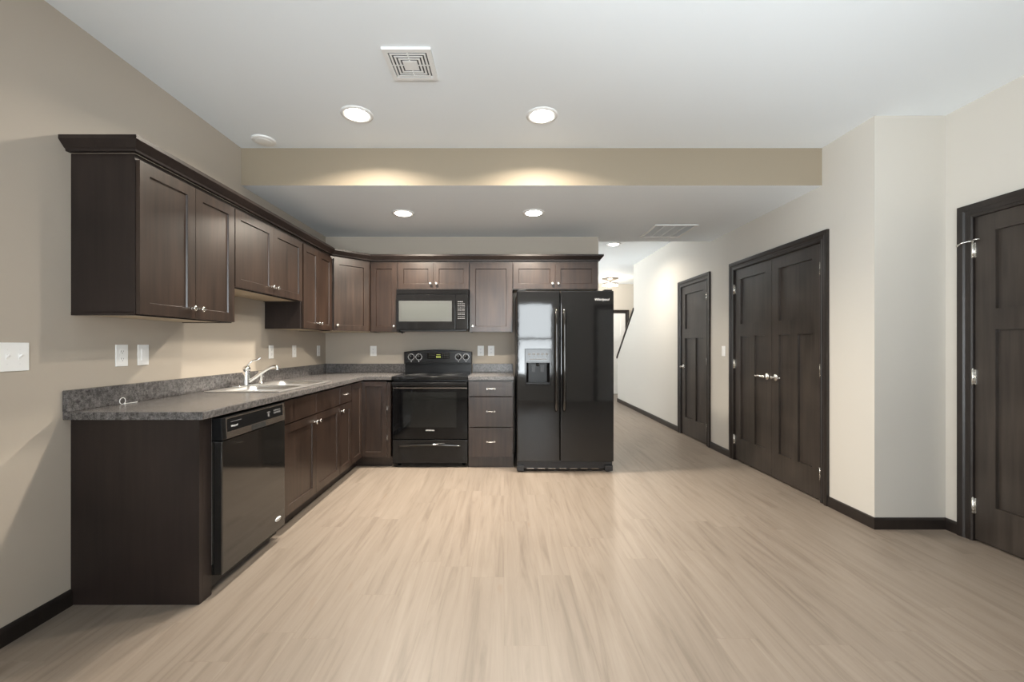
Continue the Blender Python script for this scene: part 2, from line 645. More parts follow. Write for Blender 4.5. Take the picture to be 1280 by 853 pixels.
def wall(name, axis, us, holes, a0, a1, label, z1=ZC, mat='wall'):
    """wall slab; axis 'X' spans y, axis 'Y' spans x; holes = [(u0, u1, z0, z1)]."""
    U = sorted(set(list(us) + [h[0] for h in holes] + [h[1] for h in holes]))
    V = sorted(set([0.0, z1] + [h[2] for h in holes] + [h[3] for h in holes]))

    def solid(i, j):
        u, v = (U[i] + U[i + 1]) / 2, (V[j] + V[j + 1]) / 2
        return not any(h[0] < u < h[1] and h[2] < v < h[3] for h in holes)
    o = B().grid(U, V, solid, a0, a1, axis).build(name, mat)
    return structure(o, label, 'wall')


# door geometry shared by walls and doors: outer casing span along the wall
CAS, HEAD = 0.072, 2.12
D1 = (5.077, 6.000)      # hall door
D2 = (3.226, 4.632)      # double closet door
D3 = (1.745, 2.743)      # near right door
D5 = (1.98, 2.90)        # door in the rear wall, seen only as a reflection
D4 = (2.20, 3.13)        # white door at the far end of the hall


def hole(d):
    return (d[0] + CAS - 0.012, d[1] - CAS + 0.012, 0.0, HEAD - CAS + 0.012)


wall('wall_left', 'X', [YREAR - T, YB + T], [ADDED_PATIO], XL - T, XL, 'taupe left wall behind the sink run', mat='tan')
wall('wall_back', 'Y', [XL, 1.087], [], YB, YB + T, 'taupe wall behind the range', ZK, 'tan')
wall('wall_right', 'X', [YJ + T, 8.10], [hole(D1), hole(D2)], XR, XR + T, 'pale taupe hall wall with the closet doors')
wall('wall_corner', 'Y', [XR, XR2 + T], [], YJ, YJ + T, 'short taupe wall jog between the dark doors')
wall('wall_side', 'X', [YREAR - T, YJ], [hole(D3)], XR2, XR2 + T, 'taupe near right wall')
wall('wall_rear', 'Y', [XL, XR2], REAR_WINDOWS + [hole(D5)], YREAR - T, YREAR, 'taupe rear wall with two windows, one of them added')
wall('wall_entry', 'X', [YB + T, YF], [ADDED_HALL_WINDOW], XH - T, XH, 'taupe entry wall with an added wide window')
wall('wall_far', 'Y', [XH - T, XR2 + 0.9], [hole(D4)], YF, YF + T, 'grey wall at the far end of the hall')
wall('wall_stairwell', 'X', [8.10, YF], [], 3.62, 3.62 + T, 'outer stairwell wall')
wall('wall_landing', 'Y', [XR, 3.62], [], 7.98, 8.10, 'wall closing the stairwell') if False else None
wall('wall_landing', 'Y', [XR + T, 3.62 + T], [], 7.98, 8.10, 'wall closing the stairwell')
# half wall of the stairs with its dark sloping cap
b = B().prism([(8.10, 0), (9.24, 0), (9.24, 0.965), (8.10, 1.885)], 'X', XR, XR + T)
structure(b.build('wall_stairs', 'wall'), 'half wall of the staircase with a sloping top', 'wall')
sl = (1.885 - 0.965) / 1.14
b = B().prism([(8.08, 1.887 + 0.02 * sl), (9.27, 0.967 - 0.03 * sl), (9.27, 1.012 - 0.03 * sl), (8.08, 1.952 + 0.0 * sl)], 'X', XR - 0.022, XR + T + 0.02, bev=0.004)
structure(b.build('trim_1', 'trim'), 'dark sloping cap on the stair half wall', 'trim')


def window(name, loc, rot, w, h, label, upright=False):
    t = thing(name, label, 'window', loc, rot, kind='structure')
    b = B()
    f = 0.05
    for x0, x1, z0, z1 in ((0, f, 0, h), (w - f, w, 0, h), (f, w - f, 0, f), (f, w - f, h - f, h), (w / 2 - 0.03, w / 2 + 0.03, f, h - f) if upright else (f, w - f, h / 2 - 0.025, h / 2 + 0.025)):
        b.box(x0, x1, -0.03, 0.05, z0, z1, 0.003)
    b.build('window_frame', 'whitemetal', t)
    B().box(f, w - f, 0.008, 0.012, f, h - f).build('pane', 'glass', t)
    return t


for i, w in enumerate(REAR_WINDOWS):
    # the rear wall faces +Y: local front (-y) turns to +Y
    window('window_%d' % (i + 1), (w[1], YREAR - 0.05, w[2]), PI, w[1] - w[0], w[3] - w[2],
           ['added wider white framed window in the rear wall', 'narrower white framed window in the rear wall'][i])
window('window_4', (XL - 0.05, ADDED_PATIO[0], ADDED_PATIO[2]), LEFT, ADDED_PATIO[1] - ADDED_PATIO[0], ADDED_PATIO[3] - ADDED_PATIO[2], 'added white framed glass patio door in the left wall', True)
window('window_3', (XH - 0.05, ADDED_HALL_WINDOW[0], ADDED_HALL_WINDOW[2]), LEFT, ADDED_HALL_WINDOW[1] - ADDED_HALL_WINDOW[0], ADDED_HALL_WINDOW[3] - ADDED_HALL_WINDOW[2],
       'added wide white framed window in the entry wall')

BASE = [(0, 0.0), (0.014, 0.0), (0.014, 0.062), (0.010, 0.072), (0.004, 0.076), (0, 0.076)]


def baseboard(name, path, label):
    structure(B().sweep(path, BASE).build(name, 'trim'), label, 'baseboard')


baseboard('baseboard_left', [(XL, ADDED_PATIO[1] + 0.02), (XL, 1.998)], 'dark baseboard on the left wall')
baseboard('baseboard_hall', [(XR, 9.24), (XR, D1[1])], 'dark baseboard along the hall beyond the single door')
baseboard('baseboard_right', [(XR, D1[0]), (XR, D2[1])], 'short dark baseboard between the hall doors')
baseboard('baseboard_corner', [(XR, D2[0]), (XR, YJ), (XR2, YJ), (XR2, D3[1])], 'dark baseboard round the wall jog')
baseboard('baseboard_side', [(XR2, D3[0]), (XR2, YREAR)], 'dark baseboard on the near right wall')
baseboard('baseboard_far', [(XH, YF), (D4[0], YF)], 'dark baseboard at the far end of the hall')


# ------------------------------------------------------------------ interior doors (local x to the right, front -y)
CASING = [(-0.012, 0.0), (-0.012, 0.010), (-0.004, 0.014), (0.006, 0.014), (0.010, 0.011), (0.030, 0.013),
          (0.040, 0.019), (0.058, 0.021), (0.072, 0.021), (0.072, 0.0)]


def lever_mesh(direction, mat='nickel'):
    b = B()
    b.lathe([(0, -0.004), (0.031, -0.004), (0.033, 0.004), (0.028, 0.010), (0.014, 0.012), (0.012, 0.030), (0.014, 0.046), (0, 0.048)], axis='-Y', seg=24)
    d = direction
    b.tube([(0, -0.042, 0), (d * 0.03, -0.046, 0.002), (d * 0.07, -0.046, 0.006), (d * 0.10, -0.045, -0.002), (d * 0.122, -0.043, 0.006)],
           [0.010, 0.0095, 0.008, 0.007, 0.0055], seg=10)
    return b


def leaf_mesh(x0, x1, z0, z1, y0=0.004, th=0.038, stile=0.105, mull=0.085):
    """craftsman leaf: one panel over two tall ones, recessed with a small bevelled edge."""
    b = B()
    rz = [(1.325, 1.455)]
    zt, zb = z1 - 0.105, 0.245
    xm = (x0 + x1) / 2
    us = [x0, x0 + stile, xm - mull / 2, xm + mull / 2, x1 - stile, x1]
    vs = [z0, zb, 1.325, 1.455, zt, z1]

    def solid(i, j):
        if j == 1 and i in (1, 3):
            return False
        if j == 3 and i in (1, 2, 3):
            return False
        return True
    b.grid(us, vs, solid, y0, y0 + th, 'Y')
    b.box(x0 + stile - 0.005, x1 - stile + 0.005, y0 + 0.018, y0 + 0.028, zb - 0.005, zt + 0.005)
    return b


def hinge_mesh():
    b = B()
    b.cyl((0, -0.007, -0.050), (0, -0.007, 0.050), 0.0075, seg=14)
    for k in range(-2, 3):
        b.cyl((0, -0.007, k * 0.02 - 0.001), (0, -0.007, k * 0.02 + 0.001), 0.0082, seg=14)
    b.cyl((0, -0.007, 0.050), (0, -0.007, 0.055), 0.0065, 0.004, seg=14)
    b.box(-0.012, 0.012, -0.001, 0.003, -0.048, 0.048)
    return b


def interior_door(name, label, d, xface, rot, leaves, mat='door', trim='trim', ystart=None, handle=True):
    """d = outer casing span; leaves = list of (hinge side, lever direction)."""
    W = d[1] - d[0]
    loc = (xface, d[1], 0) if rot == RIGHT else (d[1] if rot == PI else d[0], xface, 0)
    t = thing(name, label, 'door', loc, rot, kind='structure')
    o0, o1, oz = CAS, W - CAS, HEAD - CAS
    B().sweep([(o0, 0.0), (o0, oz), (o1, oz), (o1, 0.0)], CASING, 'XZ').build('casing', trim, t)
    b = B()
    j = 0.010
    b.box(o0 - 0.010, o0 + j, 0.002, T - 0.005, 0, oz + 0.010)
    b.box(o1 - j, o1 + 0.010, 0.002, T - 0.005, 0, oz + 0.010)
    b.box(o0 - 0.010, o1 + 0.010, 0.002, T - 0.005, oz - j, oz + 0.010)
    b.box(o0, o1, 0.060, 0.075, 0, oz)
    b.build('jamb', trim, t)
    n = len(leaves)
    lw = (o1 - o0 - 2 * j - 0.006) / n
    for i, (hs, ld) in enumerate(leaves):
        x0 = o0 + j + 0.003 + i * lw + (0.0015 if i else 0)
        x1 = o0 + j + 0.003 + (i + 1) * lw - (0.0015 if i < n - 1 else 0)
        lf = leaf_mesh(x0, x1, 0.012, oz - j - 0.003, stile=0.10 if n == 2 else 0.11, mull=0.08 if n == 2 else 0.10).build('leaf', mat, t)
        if handle:
            hx = x1 - 0.062 if hs == 'L' else x0 + 0.062
            lever_mesh(ld).build('lever_handle', 'nickel', lf, (hx, 0.002, 0.935), 'satin nickel lever handle')
        hx = x0 - 0.003 if hs == 'L' else x1 + 0.003
        for z in (0.22, 1.03, 1.83):
            hinge_mesh().build('hinge', 'nickel', lf, (hx, 0, z))
    return t


interior_door('door_1', 'single dark three panel door in the hall', D1, XR, RIGHT, [('R', 1)])
interior_door('door_2', 'pair of dark closet doors with two lever handles', D2, XR, RIGHT, [('L', -1), ('R', 1)])
d3 = interior_door('door_3', 'dark three panel door on the near right wall', D3, XR2, RIGHT, [('L', -1)])
b = B()   # hinge pin stop on the top hinge
b.tube([(0, -0.012, 0.058), (-0.03, -0.040, 0.052), (-0.045, -0.042, 0.046), (-0.075, -0.024, 0.044)], 0.0045, seg=8)
b.cyl((-0.078, -0.026, 0.044), (-0.066, -0.022, 0.044), 0.008)
b.tube([(0, -0.012, 0.058), (0.030, -0.030, 0.060), (0.045, -0.012, 0.060)], 0.004, seg=8)
b.build('door_stop', 'nickel', d3, (CAS + 0.010, 0, 1.83), 'satin nickel hinge pin stop')
interior_door('door_4', 'white door with a dark casing at the far end of the hall', D4, YF, BACK, [('L', -1)], mat='whitedoor', handle=False)

t = interior_door('door_5', 'pale door with a dark casing in the rear wall', D5, YREAR, PI, [('L', -1)], mat='whitedoor', handle=False)

# ------------------------------------------------------------------ cabinets (local: x right, back at y=0, front -y)
KNOB = B()
KNOB.lathe([(0, 0.0), (0.0085, 0.0), (0.0075, 0.004), (0.0055, 0.010), (0.0060, 0.015), (0.0125, 0.018), (0.0150, 0.022),
            (0.0140, 0.027), (0.0085, 0.0295), (0.0060, 0.0285), (0, 0.0285)], axis='-Y', seg=24)
knob_proto = KNOB.build('knob', 'nickel')
knob_mesh = knob_proto.data
bpy.data.objects.remove(knob_proto)


def add_knob(parent, x, y, z):
    o = bpy.data.objects.new('knob', knob_mesh)
    COL.objects.link(o)
    o.parent = parent
    o.location = (x, y, z)
    return o


def shaker(x0, x1, z0, z1, y, th=0.020, rail=0.056):
    b = B()
    us = [x0, x0 + rail, x1 - rail, x1]
    vs = [z0, z0 + rail, z1 - rail, z1]
    b.grid(us, vs, lambda i, j: not (i == 1 and j == 1), y - th, y, 'Y')
    # small bevel round the inside edge and the recessed panel
    xi0, xi1, zi0, zi1 = us[1], us[2], vs[1], vs[2]
    b.box(xi0 - 0.004, xi1 + 0.004, y - 0.011, y - 0.004, zi0 - 0.004, zi1 + 0.004)
    e = 0.004
    for poly, ax, a0, a1 in (
            ([(y - th + 0.002, zi1), (y - 0.011, zi1), (y - 0.011, zi1 - e)], 'X', xi0, xi1),
            ([(y - th + 0.002, zi0), (y - 0.011, zi0), (y - 0.011, zi0 + e)], 'X', xi0, xi1),
            ([(xi0, y - th + 0.002), (xi0, y - 0.011), (xi0 + e, y - 0.011)], 'Z', zi0, zi1),
            ([(xi1, y - th + 0.002), (xi1, y - 0.011), (xi1 - e, y - 0.011)], 'Z', zi0, zi1)):
        b.prism(poly, ax, a0, a1)
    return b


def slab(x0, x1, z0, z1, y, th=0.020):
    return B().box(x0, x1, y - th, y, z0, z1, 0.0025)


def bar_pull(parent, x, y, z, w=0.075):
    b = B()
    b.tube([(-w / 2, 0, 0), (-w / 2 + 0.006, -0.020, 0.002), (0, -0.026, 0.003), (w / 2 - 0.006, -0.020, 0.002), (w / 2, 0, 0)],
           [0.0045, 0.0045, 0.005, 0.0045, 0.0045], seg=10)
    b.cyl((-w / 2, 0.0, 0), (-w / 2, -0.003, 0), 0.008, seg=14)
    b.cyl((w / 2, 0.0, 0), (w / 2, -0.003, 0), 0.008, seg=14)
    return b.build('pull_handle', 'nickel', parent, (x, y, z))


def wall_cabinet(label, loc, rot, w, h, doors, d=0.305, knobs=True, group='espresso wall cabinets'):
    """doors: list of (x0, x1, knob side or None)."""
    t = thing('wall_cabinet', label, 'cabinet', loc, rot, group)
    b = B()
    bodymat = 'panel_end' if rot == LEFT else 'cab'
    b.box(0, w, -d, -0.002, 0.012, h, 0.0015)
    b.box(0.0, 0.019, -d, -0.002, 0.0, 0.016)
    b.box(w - 0.019, w, -d, -0.002, 0.0, 0.016)
    b.box(0.018, w - 0.018, -d, -d + 0.019, 0.0, 0.03)
    b.build('body', bodymat, t)
    B().box(0.020, w - 0.020, -d + 0.020, -0.004, 0.004, 0.0118).build('underside', 'maple', t, label='pale maple underside')
    for x0, x1, side in doors:
        dr = shaker(x0, x1, 0.006, h - 0.030, -d - 0.001).build('door', 'cab', t)
        if side:
            add_knob(dr, x1 - 0.030 if side == 'R' else x0 + 0.030, -d - 0.021, 0.062)
    return t


ZT = 2.140
ZU = 1.373
g = 0.0015
F0 = YB - 0.61        # start of the corner cabinet along the left wall
wall_cabinet('tall two door dark wall cabinet with its bare end panel showing', (XL, 2.000, ZU), LEFT, 0.711, ZT - ZU,
             [(0.004, 0.366 - g, 'R'), (0.366 + g, 0.708, 'L')])
wall_cabinet('shorter two door dark wall cabinet above the sink', (XL, 2.713, 1.602), LEFT, 0.908, ZT - 1.602,
             [(0.004, 0.454 - g, 'R'), (0.454 + g, 0.904, 'L')])
wall_cabinet('narrow two door dark wall cabinet between the sink and the corner', (XL, 3.623, ZU), LEFT, F0 - 3.623 - 0.002, ZT - ZU,
             [(0.018, 0.318 - g, 'R'), (0.318 + g, F0 - 3.623 - 0.010, 'L')])
# diagonal corner cabinet
t = thing('wall_cabinet', 'dark diagonal corner wall cabinet with a single door', 'cabinet', (XL, YB, ZU), 0, 'espresso wall cabinets')
c = 0.61
dd = 0.305
poly = [(0.002, -0.002), (c, -0.002), (c, -dd), (dd, -c), (0.002, -c)]
B().prism(poly, 'Z', 0.012, ZT - ZU).build('body', 'cab', t)
B().prism([(0.02, -0.02), (c - 0.02, -0.02), (c - 0.02, -dd + 0.01), (dd - 0.01, -c + 0.02), (0.02, -c + 0.02)], 'Z', 0.004, 0.0118).build('underside', 'maple', t, label='pale maple underside')
flen = math.hypot(c - dd, c - dd)
dr = shaker(0.028, flen - 0.028, 0.006, ZT - ZU - 0.030, -0.001).build('door', 'cab', t, (dd, -c, 0))
dr.rotation_euler = (0, 0, PI / 4)
add_knob(dr, 0.028 + 0.030, -0.021, 0.062)

XA, XB_, XC, XD, XE = XL + c + 0.002, -1.142, -0.372, 0.0925, 1.009
wall_cabinet('narrow single door dark wall cabinet left of the microwave', (XA, YB, ZU), BACK, XB_ - XA - 0.001, ZT - ZU,
             [(0.012, XB_ - XA - 0.006, 'R')])
wall_cabinet('low two door dark wall cabinet above the microwave', (XB_, YB, 1.830), BACK, XC - XB_ - 0.001, ZT - 1.830,
             [(0.006, (XC - XB_) / 2 - g, 'R'), ((XC - XB_) / 2 + g, XC - XB_ - 0.007, 'L')])
wall_cabinet('wide single door dark wall cabinet between the microwave and fridge', (XC, YB, ZU), BACK, XD - XC - 0.001, ZT - ZU,
             [(0.008, XD - XC - 0.010, 'L')])
wall_cabinet('low two door dark wall cabinet above the refrigerator', (XD, YB, 1.830), BACK, XE - XD, ZT - 1.830,
             [(0.008, (XE - XD) / 2 - g, 'R'), ((XE - XD) / 2 + g, XE - XD - 0.008, 'L')])

# crown moulding running over all of them
CR = [(0.0, 2.128), (0.022, 2.128), (0.024, 2.138), (0.030, 2.142), (0.052, 2.168), (0.055, 2.172), (0.055, 2.190), (0.0, 2.190)]
path = [(XL, 2.0), (XL + 0.305, 2.0), (XL + 0.305, F0), (XL + c, YB - 0.305), (XE, YB - 0.305), (XE, YB)]
cr = B().sweep(path, [(o + 0.0005, h + 0.0125) for o, h in CR]).build('crown_moulding', 'panel_end')
tag(cr, 'dark crown moulding running along the tops of the wall cabinets', 'moulding')

# ---- base cabinets
CT0, CT1 = 0.882, 0.920     # counter underside / top
HB = CT0 - 0.002
DB = 0.610
b = B().box(0, 0.022, -DB, -0.001, 0, HB, 0.0015)
b.box(0.0222, 0.085, -DB, -DB + 0.02, 0, HB, 0.001)
o = b.build('end_panel', 'panel_end')
o.location = (XL, 2.0, 0)
o.rotation_euler = (0, 0, LEFT)
tag(o, 'plain dark end panel closing the counter run beside the dishwasher', 'panel')


def base_body(t, w, d=DB, toe=0.10, open_top=False, recess=0.065):
    b = B()
    k = 0.018
    b.box(0, k, -d, -0.002, toe, HB)
    b.box(w - k, w, -d, -0.002, toe, HB)
    b.box(k, w - k, -0.014, -0.002, toe, HB)
    b.box(k, w - k, -d + 0.001, -0.014, toe, toe + k)
    b.box(k, w - k, -d, -d + k, HB - 0.035, HB)
    b.box(k, w - k, -d, -d + k, toe, toe + 0.02)
    if not open_top:
        b.box(k, w - k, -d + k, -0.014, HB - 0.03, HB - 0.012)
    b.build('body', 'cab', t)
    B().box(0, w, -d + recess, -d + recess + 0.015, 0, toe).build('toe_kick', 'cab', t)


Y_SINK, Y_DRW, Y_SUS = 2.735, 3.662, 3.947
t = thing('base_cabinet', 'dark sink base cabinet with two doors and two false drawer fronts', 'cabinet', (XL, Y_SINK, 0), LEFT, 'espresso base cabinets')
w = Y_DRW - Y_SINK - 0.001
base_body(t, w, open_top=True)
for x0, x1, s in ((0.003, w / 2 - g, 'R'), (w / 2 + g, w - 0.003, 'L')):
    slab(x0, x1, 0.715, 0.868, -DB - 0.001).build('false_front', 'cab', t)
    dr = shaker(x0, x1, 0.112, 0.708, -DB - 0.001).build('door', 'cab', t)
    add_knob(dr, x1 - 0.03 if s == 'R' else x0 + 0.03, -DB - 0.021, 0.655)
t = thing('base_cabinet', 'narrow dark base cabinet with one drawer over one door', 'cabinet', (XL, Y_DRW, 0), LEFT, 'espresso base cabinets')
w = Y_SUS - Y_DRW - 0.001
base_body(t, w)
f = slab(0.003, w - 0.004, 0.715, 0.868, -DB - 0.001).build('drawer', 'cab', t)
bar_pull(f, w / 2, -DB - 0.021, 0.79)
dr = shaker(0.003, w - 0.004, 0.112, 0.708, -DB - 0.001).build('door', 'cab', t)
add_knob(dr, 0.033, -DB - 0.021, 0.655)

# corner base with two full height doors meeting in the inner corner
XSU = -1.141
t = thing('base_cabinet', 'dark corner base cabinet with two full height doors meeting inside the corner', 'cabinet', (XL, YB, 0), 0, 'espresso base cabinets')
dx, dy = XSU - XL, YB - Y_SUS
poly = [(0.002, -0.002), (dx, -0.002), (dx, -DB), (DB, -DB), (DB, -dy), (0.002, -dy)]
B().prism(poly, 'Z', 0.10, HB - 0.02).build('body', 'cab', t)
k = 0.07
B().prism([(DB - k - 0.015, -dy), (DB - k, -dy), (DB - k, -DB + k), (dx, -DB + k), (dx, -DB + k + 0.015), (DB - k - 0.015, -DB + k + 0.015)], 'Z', 0, 0.0995).build('toe_kick', 'cab', t)
dr = shaker(0.004, dy - DB - 0.024, 0.112, 0.868, 0, rail=0.05).build('door', 'cab', t, (DB + 0.001, -dy, 0))
dr.rotation_euler = (0, 0, LEFT)
dr = shaker(DB + 0.004, dx - 0.036, 0.112, 0.868, -DB - 0.001, rail=0.05).build('door', 'cab', t)
for z in (0.30, 0.60):
    b = B().box(-0.004, 0.007, -0.020, 0.0, -0.018, 0.018, 0.001)
    b.build('hinge', 'nickel', dr, (dx - 0.033, -DB - 0.001, z))

# three drawer base beside the fridge
XR0, XR1 = -1.125, -0.363
t = thing('base_cabinet', 'dark three drawer base cabinet between the range and refrigerator', 'cabinet', (-0.358, YB, 0), 0, 'espresso base cabinets')
w = 0.452
base_body(t, w, recess=0.015)
for z0, z1 in ((0.720, 0.868), (0.410, 0.712), (0.112, 0.402)):
    f = slab(0.004, w - 0.006, z0, z1, -DB - 0.001).build('drawer', 'cab', t)
    bar_pull(f, w / 2, -DB - 0.021, z0 + (z1 - z0) * (0.5 if z1 > .8 else 0.52))

# ---- counters
YC0 = 1.962
SX0, SX1, SY0, SY1 = -1.975, -1.475, 2.775, 3.625     # sink cutout
xs = [XL + 0.001, SX0 + 0.015, SX1 - 0.015, -1.402, -1.131]
ys = [YC0, SY0 + 0.015, SY1 - 0.015, 4.226, YB - 0.001]


def solid(i, j):
    if i == 3:
        return j == 3
    if i == 1 and j == 1:
        return False
    return True


ct = B().grid(xs, ys, solid, CT0, CT1).build('countertop', 'counter')
bev = ct.modifiers.new('bevel', 'BEVEL')
bev.width = 0.004
bev.segments = 2
tag(ct, 'charcoal speckled counter running from the dishwasher round the corner to the range', 'countertop', 'charcoal countertops')
b = B().prism([(XL + 0.001, YC0), (XL + 0.024, YC0), (XL + 0.024, YB - 0.024), (-1.131, YB - 0.024), (-1.131, YB - 0.001), (XL + 0.001, YB - 0.001)], 'Z', CT1, CT1 + 0.100, bev=0.003)
b.build('backsplash', 'counter', ct)
ct2 = B().box(-0.360, 0.100, 4.226, YB - 0.001, CT0, CT1, 0.004).build('countertop', 'counter')
tag(ct2, 'small charcoal speckled counter between the range and refrigerator', 'countertop', 'charcoal countertops')
B().box(-0.360, 0.100, YB - 0.024, YB - 0.001, CT1, CT1 + 0.100, 0.003).build('backsplash', 'counter', ct2)

# ---- sink
t = thing('kitchen_sink', 'double bowl stainless steel sink set into the counter', 'sink', ((SX0 + SX1) / 2, (SY0 + SY1) / 2, CT1))
hx, hy = (SX1 - SX0) / 2, (SY1 - SY0) / 2
bx0, bx1 = -hx + 0.085, hx - 0.035
by = [(-hy + 0.035, -0.018), (0.018, hy - 0.035)]
us = [-hx, bx0, bx1, hx]
vs = [-hy, by[0][0], by[0][1], by[1][0], by[1][1], hy]
rim = B().grid(us, vs, lambda i, j: not (i == 1 and j in (1, 3)), 0.0002, 0.007).build('rim', 'steel', t)
mb = rim.modifiers.new('bevel', 'BEVEL')
mb.width = 0.003
mb.segments = 2
for y0, y1 in by:
    bm = B()
    e = 0.03
    tb = bmesh.new()
    lv = []
    for x_, y_, z_ in ((0, 0, 0.0065), (0.004, 0.004, -0.03), (0.010, 0.010, -0.14), (0.025, 0.025, -0.168), (0.05, 0.05, -0.175)):
        ring = []
        r = 0.045
        X0, X1, Y0, Y1 = bx0 + x_, bx1 - x_, y0 + y_, y1 - y_
        for (cx_, cy_, a0) in ((X1 - r, Y1 - r, 0), (X0 + r, Y1 - r, PI / 2), (X0 + r, Y0 + r, PI), (X1 - r, Y0 + r, 1.5 * PI)):
            for q in range(5):
                a = a0 + q * PI / 8
                ring.append(tb.verts.new((cx_ + r * math.cos(a), cy_ + r * math.sin(a), z_)))
        lv.append(ring)
    for A, C in zip(lv, lv[1:]):
        for i in range(len(A)):
            j = (i + 1) % len(A)
            tb.faces.new((A[i], A[j], C[j], C[i]))
    tb.faces.new(lv[-1])
    bmesh.ops.recalc_face_normals(tb, faces=tb.faces[:])
    bm._merge(tb, 0, True)
    # corner fillets between the round bowl mouth and the square rim hole
    cxm, cym = (bx0 + bx1) / 2, (y0 + y1) / 2
    r = 0.045
    for sx in (-1, 1):
        for sy in (-1, 1):
            px, py = cxm + sx * (bx1 - bx0) / 2, cym + sy * (y1 - y0) / 2
            qx, qy = px - sx * r, py - sy * r
            pl = [(px + sx * 0.001, py + sy * 0.001)] + [(qx + sx * r * math.cos(q * PI / 8), qy + sy * r * math.sin(q * PI / 8)) for q in range(5)]
            bm.prism(pl, 'Z', 0.001, 0.0066)
    bowl = bm.build('bowl', 'steel', t)
    sd = bowl.modifiers.new('solid', 'SOLIDIFY')
    sd.thickness = 0.001
    bb = B()
    bb.lathe([(0.0, 0.001), (0.024, 0.001), (0.026, 0.004), (0.042, 0.004), (0.045, 0.0)], (cxm, cym, -0.1748), seg=28)
    bb.build('drain', 'chrome', t)

# ---- faucet
t = thing('faucet', 'chrome single lever faucet with a low swing spout behind the sink', 'faucet', (-1.935, 3.175, CT1 + 0.007))
b = B()
b.box(-0.028, 0.028, -0.125, 0.125, 0, 0.010, 0.004, seg=3)
b.lathe([(0.027, 0.008), (0.026, 0.012), (0.026, 0.10), (0.023, 0.115), (0.026, 0.120), (0.027, 0.130), (0.020, 0.146), (0, 0.150)], seg=28)
b.build('body', 'chrome', t)
b = B()
b.tube([(0.015, 0, 0.030), (0.06, 0.003, 0.060), (0.12, 0.006, 0.105), (0.18, 0.009, 0.140), (0.215, 0.010, 0.146), (0.225, 0.010, 0.136), (0.226, 0.010, 0.118)],
       [0.014, 0.0125, 0.0115, 0.011, 0.011, 0.011, 0.0115], seg=14)
b.build('spout', 'chrome', t)
b = B()
b.tube([(0.0, 0, 0.142), (0.020, 0.004, 0.168), (0.038, 0.01, 0.186), (0.070, 0.02, 0.196), (0.090, 0.03, 0.210)], [0.010, 0.008, 0.0065, 0.006, 0.0065], seg=12)
b.build('lever', 'chrome', t)
t = thing('side_sprayer', 'chrome side sprayer standing in the sink deck beside the faucet', 'sprayer', (-1.930, 3.352, CT1 + 0.007))
b = B()
b.lathe([(0.026, 0), (0.025, 0.006), (0.017, 0.012), (0.015, 0.022), (0.013, 0.024), (0, 0.024)], seg=24)
b.build('holder', 'chrome', t)
b = B()
b.lathe([(0.011, 0.022), (0.012, 0.04), (0.015, 0.065), (0.017, 0.085), (0.015, 0.100), (0, 0.103)], seg=24)
b.box(0.010, 0.024, -0.007, 0.007, 0.055, 0.085, 0.003)
b.build('spray_head', 'chrome', t)
# small white tie left on the counter
t = thing('cable_tie', 'small white plastic tie standing in a loop against the backsplash', 'tie', (-2.00, 2.215, CT1))
b = B()
pts = [(0.0, 0.017 * math.cos(a), 0.0185 + 0.017 * math.sin(a)) for a in [(-0.9 + i * (2 * PI - 0.6) / 11) for i in range(12)]]
b.tube(pts, 0.0015, seg=8)
b.tube([(0.002, 0.012, 0.0035), (0.006, 0.05, 0.003), (0.012, 0.075, 0.003)], 0.0016, seg=8)
b.box(-0.003, 0.004, 0.008, 0.015, 0.0, 0.007, 0.001)
b.build('strap', 'white', t)

# ------------------------------------------------------------------ dishwasher
DW0, DW1 = 2.090, 2.698
t = thing('dishwasher', 'black dishwasher with a control strip under the counter end', 'dishwasher', (XL, DW0, 0), LEFT)
w = DW1 - DW0
B().box(0.012, w - 0.006, -0.575, -0.02, 0.10, 0.862).build('tub', 'satinblack', t)
B().box(-0.0045, 0.004, -0.604, -0.020, 0.14, 0.872).build('side_seal', 'white', t, label='white insulation strip beside the door')
yd = -0.655
b = B().box(0.005, w - 0.002, yd, -0.580, 0.088, 0.752, 0.006, seg=3)
door = b.build('door', 'dwblack', t)
b = B()
n = 24
b.lathe([(0, 0), (0.5, 0), (0.46, 0.06), (0, 0.06)], axis='-Y', seg=40)
for v in b.bm.verts:
    v.co.x *= 0.066
    v.co.z *= 0.026
    v.co.y *= 0.05
b.build('badge', 'white', door, (w - 0.085, yd, 0.157), 'white oval maker badge')
b = B().text('Whirlpool', 0.0135, w - 0.085, yd - 0.0032, 0.157, shear=0.2, depth=0.0003)
b.build('badge_lettering', 'darkgrey', door)
# control strip: tilted housing with a dark inset
b = B()
b.prism([(yd - 0.002, 0.757), (yd + 0.004, 0.868), (-0.58, 0.868), (-0.58, 0.757)], 'X', 0.004, w - 0.001, bev=0.004)
cp = b.build('control_panel', 'satinblack', t)


def cpy(z):      # front of the control strip at height z
    return yd - 0.002 + 0.006 * (z - 0.757) / 0.111


def cp_plate(x0, x1, z0, z1, off, m=0, th=0.002, bb=None):
    bb = bb or B()
    bb.prism([(cpy(z0) - off, z0), (cpy(z1) - off, z1), (cpy(z1) + th, z1), (cpy(z0) + th, z0)], 'X', x0, x1, m)
    return bb


